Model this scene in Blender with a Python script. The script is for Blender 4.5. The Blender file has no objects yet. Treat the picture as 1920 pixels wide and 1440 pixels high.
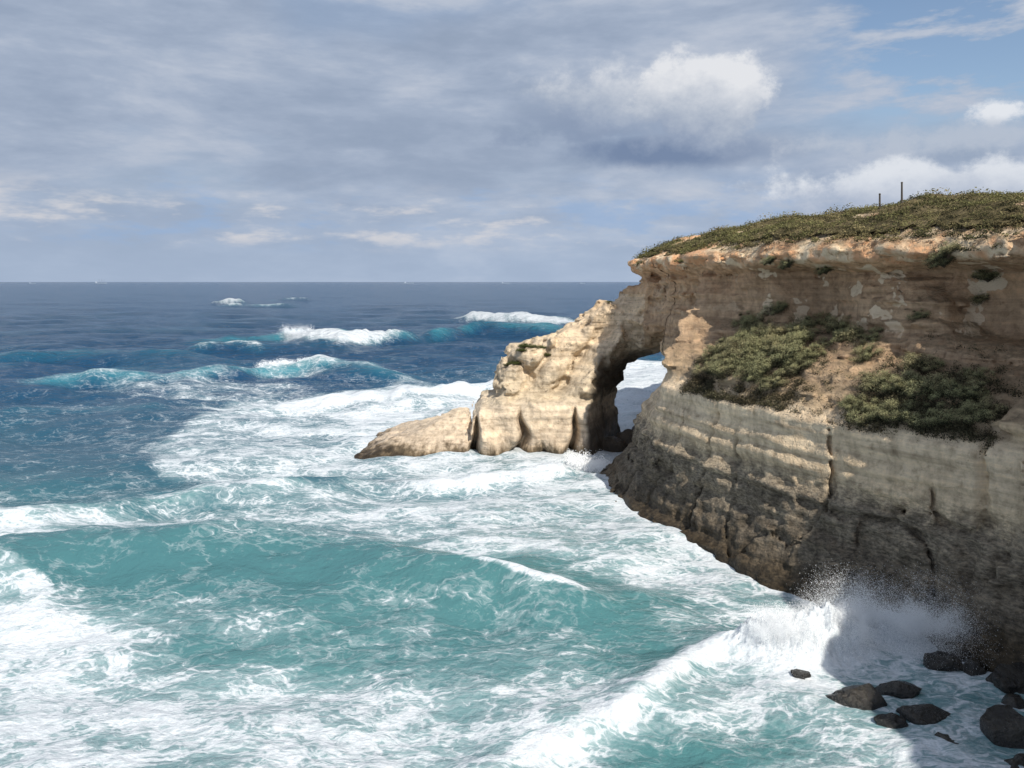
import bpy, math, random
import numpy as np
from mathutils import Vector
rng = np.random.default_rng(7); random.seed(7)
scene = bpy.context.scene
COL = scene.collection
scene.view_settings.view_transform = 'Standard'
scene.view_settings.look = 'None'
scene.view_settings.exposure = 0

# ------------------------------------------------------------ helpers
TAB = rng.random((64, 64, 64)).astype(np.float32)
def vnoise(x, y, z):
    x = np.asarray(x, np.float32); y = np.asarray(y, np.float32); z = np.asarray(z, np.float32)
    fx = np.floor(x); fy = np.floor(y); fz = np.floor(z)
    u = x-fx; v = y-fy; w = z-fz
    u = u*u*(3-2*u); v = v*v*(3-2*v); w = w*w*(3-2*w)
    i = fx.astype(np.int32) & 63; j = fy.astype(np.int32) & 63; k = fz.astype(np.int32) & 63
    i1 = (i+1) & 63; j1 = (j+1) & 63; k1 = (k+1) & 63
    a = TAB[i, j, k]*(1-u)+TAB[i1, j, k]*u
    b = TAB[i, j1, k]*(1-u)+TAB[i1, j1, k]*u
    c = TAB[i, j, k1]*(1-u)+TAB[i1, j, k1]*u
    d = TAB[i, j1, k1]*(1-u)+TAB[i1, j1, k1]*u
    return (a*(1-v)+b*v)*(1-w)+(c*(1-v)+d*v)*w
def cellnoise(x, y, z):
    return TAB[np.floor(x).astype(np.int32) & 63, np.floor(y).astype(np.int32) & 63, np.floor(z).astype(np.int32) & 63]
def fbm(x, y, z, o=4, g=.5):
    s = 0; a = 1; t = 0
    for q in range(o):
        s = s + a*vnoise(x*2**q+7.3*q, y*2**q+3.1*q, z*2**q+11.7*q); t += a; a *= g
    return s/t
def sstep(x, a, b):
    t = np.clip((x-a)/(b-a), 0, 1); return t*t*(3-2*t)
def smax(a, b, k):
    h = np.clip(.5+.5*(a-b)/k, 0, 1); return a*h+b*(1-h)+k*h*(1-h)
def smin(a, b, k): return -smax(-a, -b, k)
def poly_sdf(px, py, poly):
    px, py = np.broadcast_arrays(np.asarray(px, np.float32), np.asarray(py, np.float32))
    d = np.full(px.shape, 1e12, np.float32); ins = np.zeros(px.shape, bool)
    n = len(poly)
    for q in range(n):
        ax, ay = poly[q]; bx, by = poly[(q+1) % n]
        ex, ey = bx-ax, by-ay
        wx = px-ax; wy = py-ay
        t = np.clip((wx*ex+wy*ey)/(ex*ex+ey*ey+1e-9), 0, 1)
        d = np.minimum(d, (wx-t*ex)**2+(wy-t*ey)**2)
        if ay != by:
            c = ((ay > py) != (by > py)) & (px < ex*(py-ay)/ey+ax)
            ins ^= c
    d = np.sqrt(d)
    return np.where(ins, -d, d)
def make_mesh(name, V, F, smooth=True, attrs=None):
    me = bpy.data.meshes.new(name)
    V = np.ascontiguousarray(V, np.float32); F = np.ascontiguousarray(F, np.int32)
    me.vertices.add(len(V)); me.vertices.foreach_set("co", V.ravel())
    k = F.shape[1]
    me.loops.add(F.size); me.loops.foreach_set("vertex_index", F.ravel())
    me.polygons.add(len(F))
    me.polygons.foreach_set("loop_start", np.arange(0, F.size, k, dtype=np.int32))
    me.polygons.foreach_set("loop_total", np.full(len(F), k, np.int32))
    me.polygons.foreach_set("use_smooth", np.full(len(F), smooth, bool))
    me.update(calc_edges=True)
    if attrs:
        for an, arr in attrs.items():
            at = me.attributes.new(an, 'FLOAT', 'POINT')
            at.data.foreach_set("value", np.ascontiguousarray(arr, np.float32))
    return me
def add_obj(name, me, mat=None, parent=None, label=None, category=None, kind=None, group=None, loc=None):
    o = bpy.data.objects.new(name, me); COL.objects.link(o)
    if mat and me is not None and not me.materials: me.materials.append(mat)
    if parent: o.parent = parent
    if loc is not None: o.location = loc
    if label: o["label"] = label
    if category: o["category"] = category
    if kind: o["kind"] = kind
    if group: o["group"] = group
    return o
def surface_nets(F, xs, ys, zs):
    S = F < 0
    cnt = np.zeros(tuple(n-1 for n in F.shape), np.int8)
    cs = [(a, b, c) for a in (0, 1) for b in (0, 1) for c in (0, 1)]
    nx, ny, nz = F.shape
    for a, b, c in cs: cnt += S[a:nx-1+a, b:ny-1+b, c:nz-1+c]
    act = (cnt > 0) & (cnt < 8)
    I, J, K = np.nonzero(act)
    vid = np.full(act.shape, -1, np.int32); vid[I, J, K] = np.arange(len(I))
    Vc = {c: F[I+c[0], J+c[1], K+c[2]] for c in cs}
    acc = np.zeros((len(I), 3), np.float32); ct = np.zeros(len(I), np.float32)
    for p in cs:
        for ax in range(3):
            if p[ax] == 1: continue
            q = list(p); q[ax] = 1; q = tuple(q)
            m = (Vc[p] < 0) != (Vc[q] < 0)
            t = Vc[p][m]/(Vc[p][m]-Vc[q][m])
            pos = np.tile(np.array(p, np.float32), (m.sum(), 1)); pos[:, ax] += t
            acc[m] += pos; ct[m] += 1
    acc /= ct[:, None]
    P = np.stack([np.interp(I+acc[:, 0], np.arange(nx), xs), np.interp(J+acc[:, 1], np.arange(ny), ys),
                  np.interp(K+acc[:, 2], np.arange(nz), zs)], 1)
    Q = []
    m = S[:-1, 1:-1, 1:-1] != S[1:, 1:-1, 1:-1]; i, j, k = np.nonzero(m); j = j+1; k = k+1
    q = np.stack([vid[i, j-1, k-1], vid[i, j, k-1], vid[i, j, k], vid[i, j-1, k]], 1); f = ~S[i, j, k]; q[f] = q[f][:, ::-1]; Q.append(q)
    m = S[1:-1, :-1, 1:-1] != S[1:-1, 1:, 1:-1]; i, j, k = np.nonzero(m); i = i+1; k = k+1
    q = np.stack([vid[i-1, j, k-1], vid[i-1, j, k], vid[i, j, k], vid[i, j, k-1]], 1); f = ~S[i, j, k]; q[f] = q[f][:, ::-1]; Q.append(q)
    m = S[1:-1, 1:-1, :-1] != S[1:-1, 1:-1, 1:]; i, j, k = np.nonzero(m); i = i+1; j = j+1
    q = np.stack([vid[i-1, j-1, k], vid[i, j-1, k], vid[i, j, k], vid[i-1, j, k]], 1); f = ~S[i, j, k]; q[f] = q[f][:, ::-1]; Q.append(q)
    return P, np.concatenate(Q)

class NT:
    def __init__(s, tree): s.t = tree; tree.nodes.clear()
    def n(s, typ, **kw):
        nd = s.t.nodes.new(typ)
        for k, v in kw.items():
            if k.startswith('_'): setattr(nd, k[1:], v)
            else: s.set(nd.inputs[k.replace('__', ' ')], v)
        return nd
    def set(s, sock, v):
        if isinstance(v, bpy.types.NodeSocket): s.t.links.new(v, sock)
        elif isinstance(v, tuple) and len(v) == 3 and sock.type == 'RGBA': sock.default_value = (*v, 1)
        else: sock.default_value = v
    def m(s, op, a, b=0.0, c=0.0, clamp=False):
        nd = s.t.nodes.new('ShaderNodeMath'); nd.operation = op; nd.use_clamp = clamp
        s.set(nd.inputs[0], a); s.set(nd.inputs[1], b); s.set(nd.inputs[2], c); return nd.outputs[0]
    def vm(s, op, a, b=(0, 0, 0)):
        nd = s.t.nodes.new('ShaderNodeVectorMath'); nd.operation = op
        s.set(nd.inputs[0], a); s.set(nd.inputs[1], b); return nd.outputs[0]
    def ss(s, x, a, b, lo=0.0, hi=1.0):
        nd = s.t.nodes.new('ShaderNodeMapRange'); nd.interpolation_type = 'SMOOTHSTEP'
        s.set(nd.inputs[0], x); s.set(nd.inputs[1], a); s.set(nd.inputs[2], b); s.set(nd.inputs[3], lo); s.set(nd.inputs[4], hi)
        return nd.outputs[0]
    def mix(s, f, a, b, blend='MIX'):
        nd = s.t.nodes.new('ShaderNodeMix'); nd.data_type = 'RGBA'; nd.blend_type = blend
        s.set(nd.inputs[0], f); s.set(nd.inputs[6], a); s.set(nd.inputs[7], b); return nd.outputs[2]
    def noise(s, vec, scale, detail=4, rough=.5, color=False, dist=0.0):
        nd = s.n('ShaderNodeTexNoise', Scale=scale, Detail=float(detail), Roughness=rough, Distortion=dist)
        s.set(nd.inputs['Vector'], vec); return nd.outputs[1 if color else 0]
    def xyz(s, v):
        nd = s.t.nodes.new('ShaderNodeSeparateXYZ'); s.set(nd.inputs[0], v); return nd.outputs
    def comb(s, x, y, z):
        nd = s.t.nodes.new('ShaderNodeCombineXYZ'); s.set(nd.inputs[0], x); s.set(nd.inputs[1], y); s.set(nd.inputs[2], z); return nd.outputs[0]
    def ramp(s, f, stops):
        nd = s.t.nodes.new('ShaderNodeValToRGB'); s.set(nd.inputs[0], f); cr = nd.color_ramp
        while len(cr.elements) < len(stops): cr.elements.new(.5)
        for e, (p, c) in zip(cr.elements, stops): e.position = p; e.color = (*c, 1)
        return nd.outputs[0]
def new_mat(name):
    m = bpy.data.materials.new(name); m.use_nodes = True; return m, NT(m.node_tree)
def finish(t, color, rough=.85, spec=.3, normal=None, **kw):
    b = t.n('ShaderNodeBsdfPrincipled'); t.set(b.inputs['Base Color'], color); t.set(b.inputs['Roughness'], rough)
    t.set(b.inputs['Specular IOR Level'], spec)
    if normal is not None: t.set(b.inputs['Normal'], normal)
    for k, v in kw.items(): t.set(b.inputs[k.replace('__', ' ')], v)
    o = t.n('ShaderNodeOutputMaterial'); t.set(o.inputs[0], b.outputs[0]); return b

# ------------------------------------------------------------ camera (level, 16 m above the sea, lens shifted down)
cam = bpy.data.cameras.new("camera"); cam.lens = 27.19; cam.sensor_width = 36; cam.shift_y = -0.1
cam.clip_start = .1; cam.clip_end = 90000
co = bpy.data.objects.new("camera", cam); COL.objects.link(co)
co.location = (0, 0, 16); co.rotation_euler = (math.radians(90), 0, 0); scene.camera = co

# ------------------------------------------------------------ sun + world
EL = math.radians(44.5); SX, SY = 0.46, -0.888
S = Vector((SX*math.cos(EL), SY*math.cos(EL), math.sin(EL)))
sun = bpy.data.lights.new("sun", 'SUN'); sun.energy = 4.8; sun.angle = math.radians(.5); sun.color = (1, .94, .84)
so = bpy.data.objects.new("sun", sun); COL.objects.link(so); so.rotation_euler = S.to_track_quat('Z', 'Y').to_euler()
w = bpy.data.worlds.new("World"); scene.world = w; w.use_nodes = True
t = NT(w.node_tree)
sky = t.n('ShaderNodeTexSky', _sky_type='NISHITA'); sky.sun_disc = False; sky.sun_elevation = EL
sky.sun_rotation = math.atan2(SX, SY)
tc = t.n('ShaderNodeTexCoord').outputs['Generated']
dx, dy, dz = t.xyz(tc)[:3]
az = t.m('ARCTAN2', dx, dy); el = t.m('ARCSINE', dz)
n1 = t.noise(t.comb(t.m('MULTIPLY', az, 1.9), t.m('MULTIPLY', el, 6.5), 3.7), 2.1, 6, .58, dist=.3)
n2 = t.noise(t.comb(t.m('MULTIPLY', az, 2.0), t.m('MULTIPLY', el, 5.0), 9.1), 1.3, 3, .5)
n3 = t.noise(t.comb(t.m('MULTIPLY', az, 6.0), t.m('MULTIPLY', el, 20.0), 1.3), 1.7, 6, .62)
f = t.m('ADD', t.m('MULTIPLY', n1, .66), t.m('MULTIPLY', n3, .34))
cl = t.ramp(f, [(.28, (.27, .34, .46)), (.42, (.32, .39, .515)), (.50, (.37, .44, .565)), (.58, (.45, .51, .62)), (.72, (.59, .625, .70))])
cl = t.mix(t.ss(el, 0.0, .16, .55, 0), cl, (.41, .51, .67))
gap = t.m('ADD', t.ss(n2, .54, .74, 0, .25), t.m('MULTIPLY', t.ss(az, .30, .50), t.ss(el, .13, .24, 0, 1.5)))
gap = t.m('MULTIPLY', gap, t.ss(t.m('ADD', t.m('MULTIPLY', n1, .6), t.m('MULTIPLY', n3, .4)), .60, .47), clamp=True)
gap = t.m('MULTIPLY', gap, t.ss(el, .06, .2))
pf = t.noise(t.comb(t.m('MULTIPLY', az, 7.0), t.m('MULTIPLY', el, 24.0), 5.5), 1.0, 5, .6)
pm = t.m('MULTIPLY', t.ss(pf, .50, .66), t.m('MULTIPLY', t.ss(el, .03, .06), t.ss(el, .13, .085)))
cl = t.mix(t.m('MULTIPLY', pm, .85), cl, (.68, .67, .69))
bluew = t.m('MULTIPLY', t.ss(pf, .48, .36), t.m('MULTIPLY', t.ss(el, .03, .06), t.ss(el, .15, .09)))
cl = t.mix(t.m('MULTIPLY', bluew, .6), cl, (.30, .44, .67))
# cumulus
cn = t.noise(t.comb(az, t.m('MULTIPLY', el, 1.25), .4), 19.0, 7, .66)
cnl = t.noise(t.comb(az, el, 2.4), 8.0, 2, .5)
edge = t.m('ADD', t.m('MULTIPLY', t.m('SUBTRACT', cn, .5), 1.6), t.m('MULTIPLY', t.m('SUBTRACT', cnl, .5), 1.1))
def blob(a0, e0, ra, re, na=1.0):
    r = t.m('SQRT', t.m('ADD', t.m('POWER', t.m('ABSOLUTE', t.m('DIVIDE', t.m('SUBTRACT', az, a0), ra)), 2.0),
                        t.m('POWER', t.m('ABSOLUTE', t.m('DIVIDE', t.m('SUBTRACT', el, e0), re)), 2.0)))
    return t.m('ADD', r, t.m('MULTIPLY', edge, na))
b1 = blob(.240, .228, .088, .055, 1.0); b2 = blob(.135, .215, .120, .045, 1.3); b3 = blob(.205, .166, .140, .024, .6)
mk = t.m('MAXIMUM', t.m('MAXIMUM', t.ss(b1, 1.15, .74), t.ss(b2, 1.35, .5, 0, .8)), t.ss(b3, 1.3, .5, 0, 1.0))
lit = t.m('ADD', t.m('MULTIPLY', t.m('SUBTRACT', el, .200), 19.0), t.m('MULTIPLY', t.m('SUBTRACT', az, .19), 3.0))
lit = t.m('SUBTRACT', lit, t.m('MULTIPLY', edge, 1.1))
cc = t.ramp(t.m('ADD', t.m('MULTIPLY', lit, .5), .36), [(0, (.185, .25, .385)), (.3, (.30, .365, .49)), (.55, (.44, .495, .59)), (.78, (.61, .645, .71)), (1, (.77, .785, .82))])
gap = t.m('MULTIPLY', gap, t.m('SUBTRACT', 1.0, mk))
cl = t.mix(mk, cl, cc)
b4 = blob(.563, .184, .030, .012, 1.8)
m4 = t.ss(b4, 1.3, .6)
cl = t.mix(m4, cl, (.76, .79, .84)); gap = t.m('MULTIPLY', gap, t.m('SUBTRACT', 1.0, m4))
b6 = blob(.50, .160, .12, .022, 1.6); m6 = t.ss(b6, 1.3, .4, 0, .75)
cl = t.mix(m6, cl, (.50, .55, .64)); gap = t.m('MULTIPLY', gap, t.m('SUBTRACT', 1.0, m6))
b5 = blob(.50, .108, .18, .034, 1.2)
b5c = t.mix(t.ss(t.m('SUBTRACT', el, t.m('MULTIPLY', edge, .03)), .085, .13), (.42, .48, .60), (.76, .79, .84))
m5 = t.ss(b5, 1.15, .6, 0, .9)
cl = t.mix(m5, cl, b5c); gap = t.m('MULTIPLY', gap, t.m('SUBTRACT', 1.0, m5))
bg1 = t.n('ShaderNodeBackground', Color=sky.outputs[0], Strength=.13)
bg2 = t.n('ShaderNodeBackground', Color=cl, Strength=1.0)
ms = t.n('ShaderNodeMixShader'); t.set(ms.inputs[0], t.m('SUBTRACT', 1.0, t.m('MULTIPLY', gap, .97))); t.set(ms.inputs[1], bg1.outputs[0]); t.set(ms.inputs[2], bg2.outputs[0])
o = t.n('ShaderNodeOutputWorld'); t.set(o.inputs[0], ms.outputs[0])

# ------------------------------------------------------------ land shape (metres)
BASE = [(20.5, -10), (20.5, 20), (21, 27), (20.4, 31), (18.9, 33.7), (16.2, 37.6), (13.4, 41.8), (10.5, 47.6), (8.2, 54), (7.3, 60), (7.6, 64),
        (10.6, 68), (14.5, 72), (18.5, 79), (23, 91), (33, 106), (200, 150), (200, -10)]
RIM = [(22.0, -10), (22.2, 15), (22.6, 25), (23.8, 34), (24.3, 36.8), (21.4, 40.8), (18.8, 45.2), (16.2, 50.5), (14.2, 58), (12.9, 66), (11.8, 73.5), (12.6, 78.5),
       (18, 84), (25, 95), (40, 115), (200, 150), (200, -10)]
ARCH = [(20, 15.9), (14.6, 15.7), (13.2, 15.4), (11.8, 15.2), (10.4, 14.3), (8.8, 13.1), (7.0, 11.9), (5.0, 10.7), (3.2, 9.9), (1.4, 9.3), (0.2, 9.1), (-0.7, 8.3), (-1.3, 7.0), (-1.5, 5.8), (-1.8, 5.0), (-2.9, 4.6),
        (-3.7, 3.2), (-3.4, 1.2), (-3.2, -3), (20, -3)]
HOLE = [(8.0, -4), (7.9, 0), (7.3, 5), (8.0, 7.9), (9.7, 9.7), (12.6, 10.9), (16.2, 10.9), (19, 10.2), (22, -4)]
SLAB = [(-16.5, -2), (-14.8, -.1), (-13.6, .40), (-11.8, 1.05), (-10.0, 1.6), (-8.3, 2.25), (-6.8, 2.95), (-5.2, 3.4), (-4.2, 3.2), (-3.6, 1.5), (-3.6, -2)]
def hill_h(dr, x, y):
    dr = np.maximum(dr, 0)
    return 18.15+3.3*(1-np.exp(-dr/5.5))+.01*np.clip(dr, 0, 20)+(.8*(vnoise(x/7, y/7, 3.5)-.5)+.8*(vnoise(x/2.6, y/2.6, 5.5)-.5))*np.clip(dr/3, .25, 1)+.3*(vnoise(x/1.0, y/1.0, 9.5)-.5)
def field(xs, ys, zs):
    X = xs[:, None, None].astype(np.float32); Y = ys[None, :, None].astype(np.float32); Z = zs[None, None, :].astype(np.float32)
    db = -poly_sdf(X[:, :, 0], Y[:, :, 0], BASE)[:, :, None]
    dr = -poly_sdf(X[:, :, 0], Y[:, :, 0], RIM)[:, :, None]
    ol = np.interp(zs, [-2, -.2, 0.5, 0.9, 2.2, 3.6, 5.0, 5.5, 5.9, 6.2, 8.6, 9.0, 9.4], [-1.6, -.6, -.3, .4, .8, 1.2, 1.55, 1.7, 1.68, 1.6, 1.75, 2.2, 2.6])[None, None, :]
    oe = np.interp(zs, [-2, -.2, 0.5, 1.0, 2.4, 3.9, 6.1, 8, 10, 12, 14], [-1.9, -.9, -.4, .3, 1.5, 2.3, 2.9, 4.5, 5.7, 6.6, 7.2])[None, None, :]
    end = sstep(Y, 53, 60.5)
    lf = vnoise(X/7, Y/7, .5)
    f1 = ol*(1-end)+oe*end-db
    f1t = Z-(9.0+end*4.5+.76*np.clip(db-2.2, 0, 7)+.9*(lf-.5))
    low = smax(f1, f1t, .15)
    ou = np.interp(zs, [6, 8.6, 9.2, 10, 11, 12, 13.4, 15.2, 16.6, 17.0, 17.4, 18.0, 18.5], [7, 3, -1.6, -1.2, -.5, .3, 1.1, 1.4, 1.1, .1, -.4, -.3, .2])[None, None, :]
    ou = np.broadcast_to(ou, (len(xs), len(ys), len(zs)))
    f2 = ou+end*np.clip(12-Z, 0, 3)*.9-dr
    f2t = (Z-hill_h(dr, X, Y)+.12)*.9
    up = smax(f2, f2t, .3)
    if ys[-1] > 70:
        sk = .41*(Y-72)
        hole = poly_sdf(X-sk, Z+.02*np.clip(Y-72, -5, 12)*np.clip(Z, 0, 10), HOLE)
        hole = smax(hole, 67.6-Y, .4)
        up = smax(up, -hole, .5)
        dA = poly_sdf(X, Z, ARCH)+.5*(vnoise(X/1.6, Z/1.6, 2.5)-.5)+.30*(vnoise(X/.7, Z/.7, 7.5)-.5)
        bul = vnoise(X/1.5+.35*Z, Z/2.6, 8.1)      # bulging blocks at the foot
        yf = np.interp(zs, [-2, 0, 1.5, 3.6, 4.4, 5.1, 7, 9, 11, 14], [70.9, 70.6, 70.3, 70.6, 71.3, 72.4, 73.3, 74.5, 75.5, 76.2])[None, None, :]
        dg = X-.75*(Z-5)
        hi = sstep(Z, 4.8, 6.0)
        yf = yf+1.7*np.exp(-((dg-3.9)/.8)**2)*hi*sstep(Z, 12, 9)+1.0*np.exp(-((dg-.6)/.5)**2)*hi-1.1*np.exp(-((dg-6.0)/1.1)**2)*sstep(Z, 4, 6)+1.8*(vnoise(X/1.8, Z/1.8, 4.2)-.5)*hi*sstep(Z, 14, 10)+1.6*(bul-.5)*(1-hi)
        gr = 0
        for xc, wd, am, zt in ((.5, .42, 2.6, 4.6), (5.4, .30, 2.6, 4.9), (2.7, .13, .7, 2.2), (-3.75, .30, 3.0, 4.6)):
            w_ = wd*(1.5-.28*np.clip(Z, 0, 4.6))
            gr = gr+np.exp(-((X-xc-.12*Z+1.6*(vnoise(Z/1.8, xc, .5)-.5))/np.maximum(w_, .07))**2)*sstep(Z, zt, zt-2.2)*am
        ft = np.maximum(yf+gr-Y, Y-81.0)
        ar = smax(dA, ft, 1.0)
        ar = smax(ar, -hole, .35)
        sl = smax(poly_sdf(X, Z, SLAB)+.3*(vnoise(X/1.8, Y/1.8, Z/.8)-.5), np.maximum((70.6+1.15*Z+gr*.8+.10*np.clip(-8-X, 0, 9)-Y)*.7, Y-79.5), 1.0)
        F = np.minimum(np.minimum(smin(low, up, .4), ar), sl)
        F = smin(F, smin(up, ar, 2.0), .3)
        for ex, ey, ez, ra, rb, rc in ((11.2, 75.5, .2, 1.6, 1.6, 1.7), (12.8, 77.5, .3, 1.4, 1.6, 2.1), (9.6, 74, 0, 1.3, 1.3, 1.2), (14.5, 79.0, .3, 1.3, 1.5, 2.4)):
            e_ = (np.sqrt(((X-ex)/ra)**2+((Y-ey)/rb)**2+((Z-ez)/rc)**2)-1)*1.2
            F = np.minimum(F, e_)
    else:
        F = smin(low, up, .5)
    F = np.ascontiguousarray(F, np.float32)
    m = np.abs(F) < 2.4
    I, J, K = np.nonzero(m)
    x = xs[I].astype(np.float32); y = ys[J].astype(np.float32); z = zs[K].astype(np.float32)
    isA = ((y > 69) & (x < 13) & (z < 15)).astype(np.float32)
    smooth_ = np.where(isA > 0, sstep(z, 5.2, 4.2)*.6*(x > -4), sstep(z, 5.2, 6.0)*sstep(z, 9.3, 8.7)*.85)
    slab = (isA > 0) & (x < -4.1)
    smooth_ = np.where(slab, .6, smooth_)
    endk = sstep(y, 54, 60)*sstep(z, 13.5, 12.5)*sstep(z, 6, 7.5)*(1-isA)   # smoother sloping rock beside the arch
    smooth_ = np.maximum(smooth_, .55*endk)
    rough = 1-smooth_
    lw = np.maximum(sstep(z, 9.6, 9.0)*(1-isA), endk)     # lower wall
    d = 1.4*(vnoise(x/5.5, y/5.5, z/5)-.5)*(1-.45*isA)*(1-.35*lw)
    d += .9*(vnoise(x/2.2+9, y/2.2, z/2)-.5)*rough*(1-.4*lw)
    n_m = vnoise(x/2, y/2, z/2)
    wz = z+1.2*vnoise(x/9, y/9, .3)+.35*(n_m-.5)
    q1 = wz*1.15; s1 = np.floor(q1); fr = sstep(q1-s1, .75, 1.0)
    bed = TAB[3, 5, s1.astype(np.int32) & 63]*(1-fr)+TAB[3, 5, (s1.astype(np.int32)+1) & 63]*fr
    d += (.60*(bed-.5))*(1-.85*isA)*(1-.5*lw)
    q2 = wz*3.1; s2 = np.floor(q2); fr2 = sstep(q2-s2, .7, 1.0)
    bed2 = TAB[9, 2, s2.astype(np.int32) & 63]*(1-fr2)+TAB[9, 2, (s2.astype(np.int32)+1) & 63]*fr2
    d += .30*(bed2-.5)*(1-.7*isA)*(.45+.55*rough)
    wx = x+.8*(n_m-.5)+.3*y; wy = y+.8*(vnoise(x/1.7, y/1.7, z/1.7+5)-.5)
    blk = cellnoise(wx/1.3, wy/1.7, wz*1.15+.2)
    d += .5*(blk-.5)*np.where(isA > 0, .6*rough*(z < 12), np.where(z > 16.2, 1.5, np.where(z > 9.4, .6, .4*rough+.08)))*(1-.6*endk)
    blk2 = cellnoise(wx/.55+9, wy/.6, wz*2.3)
    d += .24*(blk2-.5)*np.where(isA > 0, 1.0*rough, rough)
    d += .38*(vnoise(x/.85, y/.85, z/.8)-.5)*rough
    d += .28*(vnoise(x/.42, y/.42+5, z/.38)-.5)*rough
    d += .5*np.clip(vnoise(x/1.1+3, y/1.1, z/.9)-.52, 0, 1)*isA*(z > 5)*3.8
    cr = np.abs(vnoise(x/2.6+4, y/2.6, z/9)-.5)
    d += .55*np.exp(-(cr/.013)**2)*sstep(z, 9.5, 8.5)*(1-isA)
    al = np.clip(vnoise(x/4.5+2, y/4.5, z/3.6)-.43, 0, 1)*8.5
    d += al*sstep(z, 12.2, 13.6)*sstep(z, 17.3, 16.4)*(1-isA)
    top = sstep(z, 17.9, 18.4)*(z > 17.6)
    d *= (1-.75*top)
    F[I, J, K] += d
    return F
zs = np.arange(-1.4, 20.4, .14)
ys1 = np.concatenate([np.arange(2, 27, .5), np.arange(27, 67.2, .135)])
xs1 = np.arange(4.0, 38, .155)
P1, Q1 = surface_nets(field(xs1, ys1, zs), xs1, ys1, zs)
ys2 = np.concatenate([np.arange(66.9, 84, .15), np.arange(84, 110, .5)])
xs2 = np.arange(-18, 38, .15)
P2, Q2 = surface_nets(field(xs2, ys2, zs), xs2, ys2, zs)
cx = P2[Q2].mean(1)
isarch = (cx[:, 0] < 12.4+.3*(cx[:, 1]-73)) & (cx[:, 2] < 14.8) & (cx[:, 1] > 69.3) & (poly_sdf(cx[:, 0], cx[:, 1], BASE) > -1.0)
def compact(P, Q):
    u, inv = np.unique(Q, return_inverse=True); return P[u], inv.reshape(Q.shape)
Pa, Qa = compact(P2, Q2[isarch]); Pc, Qc = compact(P2, Q2[~isarch])

def rock_material(name, stops, wet):
    m, t = new_mat(name)
    g = t.n('ShaderNodeNewGeometry'); pos = g.outputs['Position']
    xx_, yy_, z = t.xyz(pos)[:3]; nz = t.xyz(g.outputs['Normal'])[2]
    n1 = t.noise(pos, .33, 4, .55); n2 = t.noise(pos, 2.2, 7, .64)
    st = t.noise(t.vm('MULTIPLY', pos, (.18, .18, 2.6)), 1.0, 5, .62)
    vs = t.noise(t.vm('MULTIPLY', pos, (1.4, 1.4, .16)), 1.0, 4, .6)
    zz = t.m('ADD', z, t.m('ADD', t.m('MULTIPLY', t.m('SUBTRACT', n1, .5), 1.6), t.m('MULTIPLY', t.m('SUBTRACT', vs, .5), 2.0)))
    c = t.ramp(t.m('DIVIDE', zz, 20.0), stops)
    c = t.mix(1.0, c, t.ramp(st, [(.25, (.58, .55, .52)), (.5, (1, 1, 1)), (.72, (1.28, 1.24, 1.18))]), 'MULTIPLY')
    c = t.mix(1.0, c, t.ramp(n2, [(.28, (.60, .57, .54)), (.5, (1, 1, 1)), (.75, (1.25, 1.22, 1.18))]), 'MULTIPLY')
    c = t.mix(.65, c, t.ramp(vs, [(.3, (.66, .64, .62)), (.55, (1.08, 1.08, 1.08))]), 'MULTIPLY')
    vor = t.n('ShaderNodeTexVoronoi', Scale=2.6); t.set(vor.inputs['Vector'], t.vm('ADD', pos, t.noise(pos, 2.0, 1, .5, color=True)))
    pit = t.ss(vor.outputs['Distance'], .05, .30)
    if wet:
        n3 = t.noise(pos, .62, 3, .55)
        fresh = t.m('MULTIPLY', t.ss(n3, .575, .595), t.m('MULTIPLY', t.ss(z, 12.0, 14.0), t.ss(yy_, 56, 52, .25, 1)))
        c = t.mix(fresh, c, (.78, .62, .43))
        rim = t.m('MULTIPLY', t.ss(t.m('ADD', z, t.m('MULTIPLY', t.m('SUBTRACT', n1, .5), 1.6)), 16.9, 17.3), t.ss(n2, .40, .52))
        c = t.mix(rim, c, t.mix(t.ss(n3, .42, .58), (.66, .37, .20), (.78, .62, .42)))
        veg = t.m('MULTIPLY', t.ss(nz, .45, .75), t.m('MULTIPLY', t.ss(z, 8.9, 9.7), t.ss(yy_, 58, 54)))
        c = t.mix(t.m('MULTIPLY', veg, t.ss(n2, .36, .6, 0, .8)), c, (.17, .13, .08))
        grit = t.ramp(t.noise(t.vm('MULTIPLY', pos, (1, 1, 2.6)), 3.2, 6, .75), [(.36, (.45, .44, .42)), (.5, (1, 1, 1)), (.62, (1.65, 1.6, 1.52))])
        c = t.mix(t.ss(z, 6.6, 4.6), c, t.mix(1.0, c, grit, 'MULTIPLY'))
    else:
        c = t.mix(t.m('MULTIPLY', t.m('MULTIPLY', t.ss(z, 4.6, 5.6), t.ss(n1, .4, .6, .4, 1)), t.ss(pit, .9, .2)), c, (.19, .15, .105))
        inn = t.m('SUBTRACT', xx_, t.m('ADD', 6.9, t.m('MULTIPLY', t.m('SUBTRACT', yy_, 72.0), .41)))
        passage_shade = t.m('MULTIPLY', t.ss(inn, .2, .8), t.ss(z, 10.5, 7.0))
        c = t.mix(t.m('MULTIPLY', passage_shade, .88), c, (.05, .04, .03))  # passage walls painted near black to stand for the shade inside the opening
    h = t.m('ADD', t.m('MULTIPLY', n2, .65), t.m('ADD', t.m('MULTIPLY', t.noise(pos, 8, 4, .7), .25), t.m('ADD', t.m('MULTIPLY', st, .28), t.m('MULTIPLY', pit, .12))))
    bp = t.n('ShaderNodeBump', Strength=1.0, Distance=.30 if wet else .28, Height=h)
    rg = t.ss(z, .8, 3.0, .45, .92)
    finish(t, c, rg, .25, bp.outputs[0])
    return m
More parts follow.
